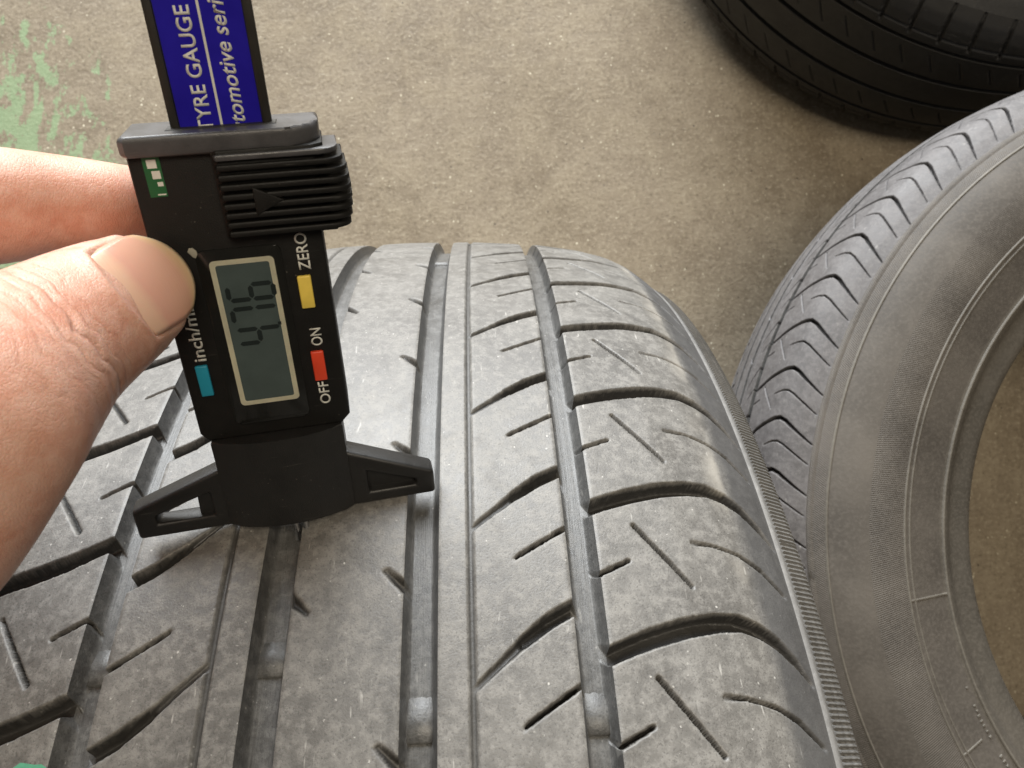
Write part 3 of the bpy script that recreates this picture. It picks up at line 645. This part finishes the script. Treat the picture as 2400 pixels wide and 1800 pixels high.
    arm(1, 35.4, 6.8, 14.4, 16.4, 0.2, -5.8, [(30.8, 3.2), (30.8, 4.9), (19.2, 9.6), (19.2, 3.2)])
    # web closing the inner part of the slots
    bm = bmesh.new(); add_prism(bm, [(-21.0, 0.8), (-20.5, 9.8), (-14.0, 13.2), (-14.0, 0.8)], -4.6, -1.6, 'w'); gpart('arm_web', bm, M_BASE, stem, False)
    bm = bmesh.new(); add_prism(bm, [(33.2, 0.8), (33.2, 4.0), (15.0, 13.4), (15.0, 0.8)], -5.2, -2.2, 'w'); gpart('arm_web', bm, M_BASE, stem, False)
    # probe pin
    for du, dw in ((0.6, 2.7), (2.9, 2.2)):
        bm = bmesh.new(); bmesh.ops.create_cone(bm, cap_ends=True, segments=16, radius1=0.75 * K, radius2=0.75 * K, depth=7.5 * K, matrix=Matrix.Translation((du * K, -1.6 * K, dw * K)) @ Matrix.Rotation(math.pi / 2, 4, 'X')); gpart('probe_pin', bm, M_STEEL)
    # blade
    bm = bmesh.new(); add_box(bm, (-7.6, 84, -5.6), (10.9, 146, -4.4), 0.2, 1); blade = gpart('blade', bm, M_BLADE)
    for a, b in ((-7.6, -6.0), (9.2, 10.9)):
        bm = bmesh.new(); add_box(bm, (a, 84.2, -4.6), (b, 145.8, -3.7), 0.25, 2); gpart('blade_rail', bm, M_BLADE, blade)
    bm = bmesh.new(); add_box(bm, (-5.9, 84.4, -4.5), (9.1, 145.5, -4.25)); gpart('blue_label', bm, M_BLUEPANEL, blade, False)
    bm = bmesh.new(); add_box(bm, (1.40, 84.6, -4.3), (1.85, 145, -4.20)); gpart('label_line', bm, M_PRINT, blade, False)
    return blade
blade = build_body()

def lettering(text, u_base, v0, v1, cap_h, w, mat, parent=gauge, shear=0.0, bold=0.0):
    """text running up the gauge: from v0 to v1, baseline at u_base, letters rise towards -u"""
    cu = bpy.data.curves.new('lettering', 'FONT'); cu.body = text; cu.size = 1.0; cu.shear = shear; cu.offset = bold
    tmp = bpy.data.objects.new('lettering', cu); col.objects.link(tmp)
    bpy.context.view_layer.update()
    me = bpy.data.meshes.new_from_object(tmp.evaluated_get(bpy.context.evaluated_depsgraph_get()))
    bpy.data.objects.remove(tmp)
    co = np.empty(len(me.vertices) * 3, np.float32); me.vertices.foreach_get('co', co); co = co.reshape(-1, 3)
    x0, x1 = co[:, 0].min(), co[:, 0].max(); sx = (v1 - v0) / (x1 - x0); sy = cap_h / 0.73
    out = np.stack([u_base - co[:, 1] * sy, v0 + (co[:, 0] - x0) * sx, np.full(len(co), w)], -1) * K
    me.vertices.foreach_set('co', out.astype(np.float32).ravel()); me.update()
    bm = bmesh.new(); bm.from_mesh(me); r = bmesh.ops.solidify(bm, geom=bm.faces[:], thickness=0.05 * K); bmesh.ops.recalc_face_normals(bm, faces=bm.faces); bm.to_mesh(me); bm.free()
    me.materials.clear(); return link('lettering', me, mat, parent)
lettering('ZERO', 13.85, 62.6, 70.6, 2.45, 0.08, M_PRINT, bold=0.012)
lettering('ON', 13.75, 45.0, 49.2, 2.45, 0.08, M_PRINT, bold=0.012)
lettering('OFF', 13.45, 30.2, 35.9, 2.35, 0.08, M_PRINT, bold=0.012)
lettering('inch/mm', -10.75, 44.6, 59.2, 2.6, 0.08, M_PRINT, bold=0.012)
lettering('TYRE GAUGE', 0.0, 90.7, 112.5, 2.75, -4.20, M_PRINT, blade, bold=0.016)
lettering('Automotive series', 6.0, 87.2, 116.4, 2.9, -4.20, M_PRINT, blade, shear=0.22, bold=0.016)

# ------------------------------------------------------------------ hand (all points in mm, camera axes: right, up, forward)
def cw(x, y, z): return np.array(CAM) / K + x * np.array(RIGHT) + y * np.array(UP) + z * np.array(FWD)
def px(X, Y, Z): return cw((X - 1200) / 1803.0 * Z, (900 - Y) / 1803.0 * Z, Z)

def tube(stations, seg=28, sub=5, cap0=True, cap1=True):
    """stations: (centre, half width along b, half thickness along n, n direction); returns verts and faces of a closed tube"""
    P = smooth_poly([np.concatenate([s[0], [s[1], s[2]], s[3]]) for s in stations], sub)
    V, F = [], []; T = np.gradient(P[:, :3], axis=0); T /= np.linalg.norm(T, axis=1)[:, None]
    def frame(i):
        n = P[i, 5:8] - T[i] * (P[i, 5:8] @ T[i]); n /= np.linalg.norm(n); return n, np.cross(T[i], n)
    rings = []
    def ring(c, n, b, hw, ht):
        idx = []
        for k in range(seg):
            a = 2 * math.pi * k / seg; V.append(c + b * hw * math.cos(a) + n * ht * math.sin(a)); idx.append(len(V) - 1)
        rings.append(idx)
    N = len(P); m_ = 6
    if cap0:
        n, b = frame(0); hw, ht = P[0, 3], P[0, 4]
        for q in range(m_, 0, -1):
            a = math.pi / 2 * q / (m_ + 0.35); ring(P[0, :3] - T[0] * min(hw, ht) * math.sin(a), n, b, hw * math.cos(a), ht * math.cos(a))
    for i in range(N):
        n, b = frame(i); ring(P[i, :3], n, b, P[i, 3], P[i, 4])
    if cap1:
        n, b = frame(N - 1); hw, ht = P[-1, 3], P[-1, 4]
        for q in range(1, m_ + 1):
            a = math.pi / 2 * q / (m_ + 0.35); ring(P[-1, :3] + T[-1] * min(hw, ht) * math.sin(a) * CAPK, n, b, hw * math.cos(a), ht * math.cos(a))
    for r0, r1 in zip(rings[:-1], rings[1:]):
        for k in range(seg): F.append((r0[k], r0[(k + 1) % seg], r1[(k + 1) % seg], r1[k]))
    F.append(tuple(rings[0][::-1])); F.append(tuple(rings[-1]))
    return V, F
CAPK = 1.0
def build_hand():
    nz = -np.array(FWD)                                    # towards the viewer
    up = np.array(UP); rt = np.array(RIGHT)
    bm = bmesh.new()
    def put(st, **kw):
        V, F = tube(st, **kw); vs = [bm.verts.new(tuple(v * K)) for v in V]
        for f in F: bm.faces.new([vs[i] for i in f])
    # thumb, from the tip back to its root in the palm
    nt = np.array(CAM) / K - px(340, 670, 146); nt /= np.linalg.norm(nt); nt = nt - rt * 0.05 + up * 0.03
    thumb = [(px(322, 680, 147), 11.2, 7.9, nt), (px(298, 694, 146.5), 12.0, 8.5, nt), (px(215, 742, 139), 13.1, 9.8, nt), (px(112, 808, 130), 14.2, 11.2, nt), (px(10, 884, 120), 16.2, 12.8, nt), (px(-110, 985, 112), 18.3, 15.0, nt), (px(-420, 1330, 110), 20, 18, nt), (px(-900, 1500, 118), 22, 21, nt)]
    put(thumb)
    # index finger, tip pressed on the back of the gauge
    ni = up * 0.6 + nz * 0.8
    index = [(px(430, 486, 168), 8.0, 7.4, ni), (px(290, 486, 163), 9.0, 8.8, ni), (px(230, 484, 158), 9.3, 9.3, ni), (px(100, 480, 152), 10.0, 10.2, ni), (px(0, 482, 147), 10.8, 11.0, ni), (px(-150, 494, 141), 11.2, 11.5, ni), (px(-400, 540, 134), 11.6, 12.0, ni), (px(-700, 640, 128), 13.0, 13.5, ni), (px(-1000, 760, 126), 15, 16, ni), (px(-1400, 1200, 128), 17, 18, ni)]
    put(index)
    # other fingers, curled into the palm behind the index
    for k, (dz, dl) in enumerate(((22, 0), (41, 40), (58, 110))):
        f = [(px(-620 - dl, 820, 132 + dz), 8.2, 7.6, ni), (px(-430 - dl, 800, 146 + dz), 8.8, 8.4, ni), (px(-330 - dl, 640, 146 + dz), 9.4, 9.2, ni), (px(-430 - dl, 560, 136 + dz), 10.0, 10.0, ni), (px(-700 - dl, 640, 128 + dz), 10.6, 11.0, ni), (px(-1000 - dl, 780, 126 + dz), 13.0, 14.0, ni), (px(-1400, 1200, 128 + dz), 16, 16, ni)]
        put(f)
    # palm block and forearm
    put([(px(-850, 760, 150), 17, 26, nz), (px(-1150, 1050, 152), 24, 34, nz), (px(-1500, 1450, 148), 27, 30, nz), (px(-1900, 2000, 142), 25, 27, nz), (px(-2600, 3000, 140), 30, 30, nz), (px(-3600, 4400, 138), 36, 36, nz)])
    me = bpy.data.meshes.new('hand'); bm.to_mesh(me); bm.free()
    tmp = bpy.data.objects.new('hand', me); col.objects.link(tmp)
    r = tmp.modifiers.new('r', 'REMESH'); r.mode = 'VOXEL'; r.voxel_size = 0.0009; r.adaptivity = 0
    s = tmp.modifiers.new('s', 'SMOOTH'); s.factor = 0.5; s.iterations = 12
    bpy.context.view_layer.update()
    me2 = bpy.data.meshes.new_from_object(tmp.evaluated_get(bpy.context.evaluated_depsgraph_get())); bpy.data.objects.remove(tmp)
    me2.name = 'hand'
    nv = len(me2.vertices); co = np.empty(nv * 3, np.float32); me2.vertices.foreach_get('co', co); co = co.reshape(-1, 3).astype(float) / K
    # thumb frame: origin at the nail, t towards the tip
    o = px(322, 680, 147); t = px(322, 680, 147) - px(112, 808, 130); t /= np.linalg.norm(t)
    n = nt - t * (nt @ t); n /= np.linalg.norm(n); b = np.cross(t, n)
    d = co - o; tau, bb, nn = d @ t, d @ b, d @ n
    on = (np.abs(bb) < 26) & (nn > -16) & (tau > -60)
    # nail bed: lower the skin under the nail, raise the folds round it
    half = 9.0 + 0.05 * tau; nl0, nl1 = -10.5 + 0.035 * bb * bb, 8.6
    inside = np.minimum.reduce([half - np.abs(bb), tau - nl0]); front = np.clip(nn / 4 - 0.2, 0, 1) * on
    bed = 1 / (1 + np.exp(-inside / 0.5)); fold = np.exp(-((inside + 1.3) / 1.15) ** 2) * np.clip((4.5 - tau) / 3, 0, 1) * (tau > -16)
    dn = front * (fold * 1.15 - bed * 0.55 * (tau < 12))
    # knuckle wrinkles as real relief
    wob = 0.9 * np.sin(bb * 0.35 + 0.4) + 0.5 * np.sin(bb * 1.1) - 0.020 * bb * bb
    for pos, wd, am in ((-23.2, 0.9, 0.42), (-26.8, 0.9, 0.25), (-19.8, 0.8, 0.18), (-31, 1.0, 0.15)):
        dn -= front * am * np.exp(-((tau + wob * 0.8 - pos) / wd) ** 2)
    co += dn[:, None] * n
    me2.vertices.foreach_set('co', (co * K).astype(np.float32).ravel())
    def attr(nm, v): a = me2.attributes.new(nm, 'FLOAT', 'POINT'); a.data.foreach_set('value', v.astype(np.float32))
    attr('tau', tau + wob * 0.8); attr('phi', bb); attr('dorsal', front)
    # fingertip pressed on the gauge blushes
    di = co - px(330, 500, 160); attr('red', np.exp(-(np.linalg.norm(di, axis=1) / 9.0) ** 2))
    me2.polygons.foreach_set('use_smooth', [True] * len(me2.polygons)); me2.update()
    me2.materials.clear()
    hand = link('hand', me2, M_SKIN)
    tag(hand, 'left hand pinching the gauge between thumb and forefinger', 'hand')
    # thumb nail laid on the bed
    bvh = BVHTree.FromPolygons([Vector(c) for c in co], [tuple(p.vertices) for p in me2.polygons])
    R_, C_ = 26, 23; V = []; U = []; G = []
    for i in range(R_):
        f = i / (R_ - 1)
        for j in range(C_):
            q = j / (C_ - 1) * 2 - 1
            hb = 8.9 + 0.6 * f; t0 = -10.8 + 3.2 * q * q; t1 = 8.4 - 4.2 * abs(q) ** 2.4
            ta = t0 + (t1 - t0) * f; bq = q * hb * (1 - 0.10 * max(0, f - 0.7) / 0.3)
            # plate: arched across, gently arched along
            prof = 7.95 * math.sqrt(max(0.0, 1 - (bq / 13.2) ** 2)) - 0.4 + 0.5 * (1 - f) - 1.2 * f ** 3
            V.append(o + t * ta + b * bq + n * prof); U.append((f, (q + 1) / 2)); G.append(f)
    V = np.array(V)
    # settle the plate on the bed: offset measured at its rear and middle
    hits = []
    for i in range(4, 20):
        for j in range(6, 17):
            v = V[i * C_ + j]; h = bvh.ray_cast(Vector(v + n * 15), Vector(-n))
            if h[0] is not None: hits.append((np.array(h[0]) - v) @ n)
    V += n * ((np.median(hits) if hits else 0) + 0.36)
    me = np_mesh('nail', V, grid_quads(R_, C_), U)
    bm = bmesh.new(); bm.from_mesh(me); lay = bm.verts.layers.float.new('along')
    bm.verts.ensure_lookup_table()
    for v_, g in zip(bm.verts, G): v_[lay] = g
    bmesh.ops.recalc_face_normals(bm, faces=bm.faces); bmesh.ops.solidify(bm, geom=bm.faces[:], thickness=0.45 * K)
    bmesh.ops.recalc_face_normals(bm, faces=bm.faces); bm.to_mesh(me); bm.free(); me.polygons.foreach_set('use_smooth', [True] * len(me.polygons))
    link('thumb_nail', me, M_NAIL, hand)
build_hand()
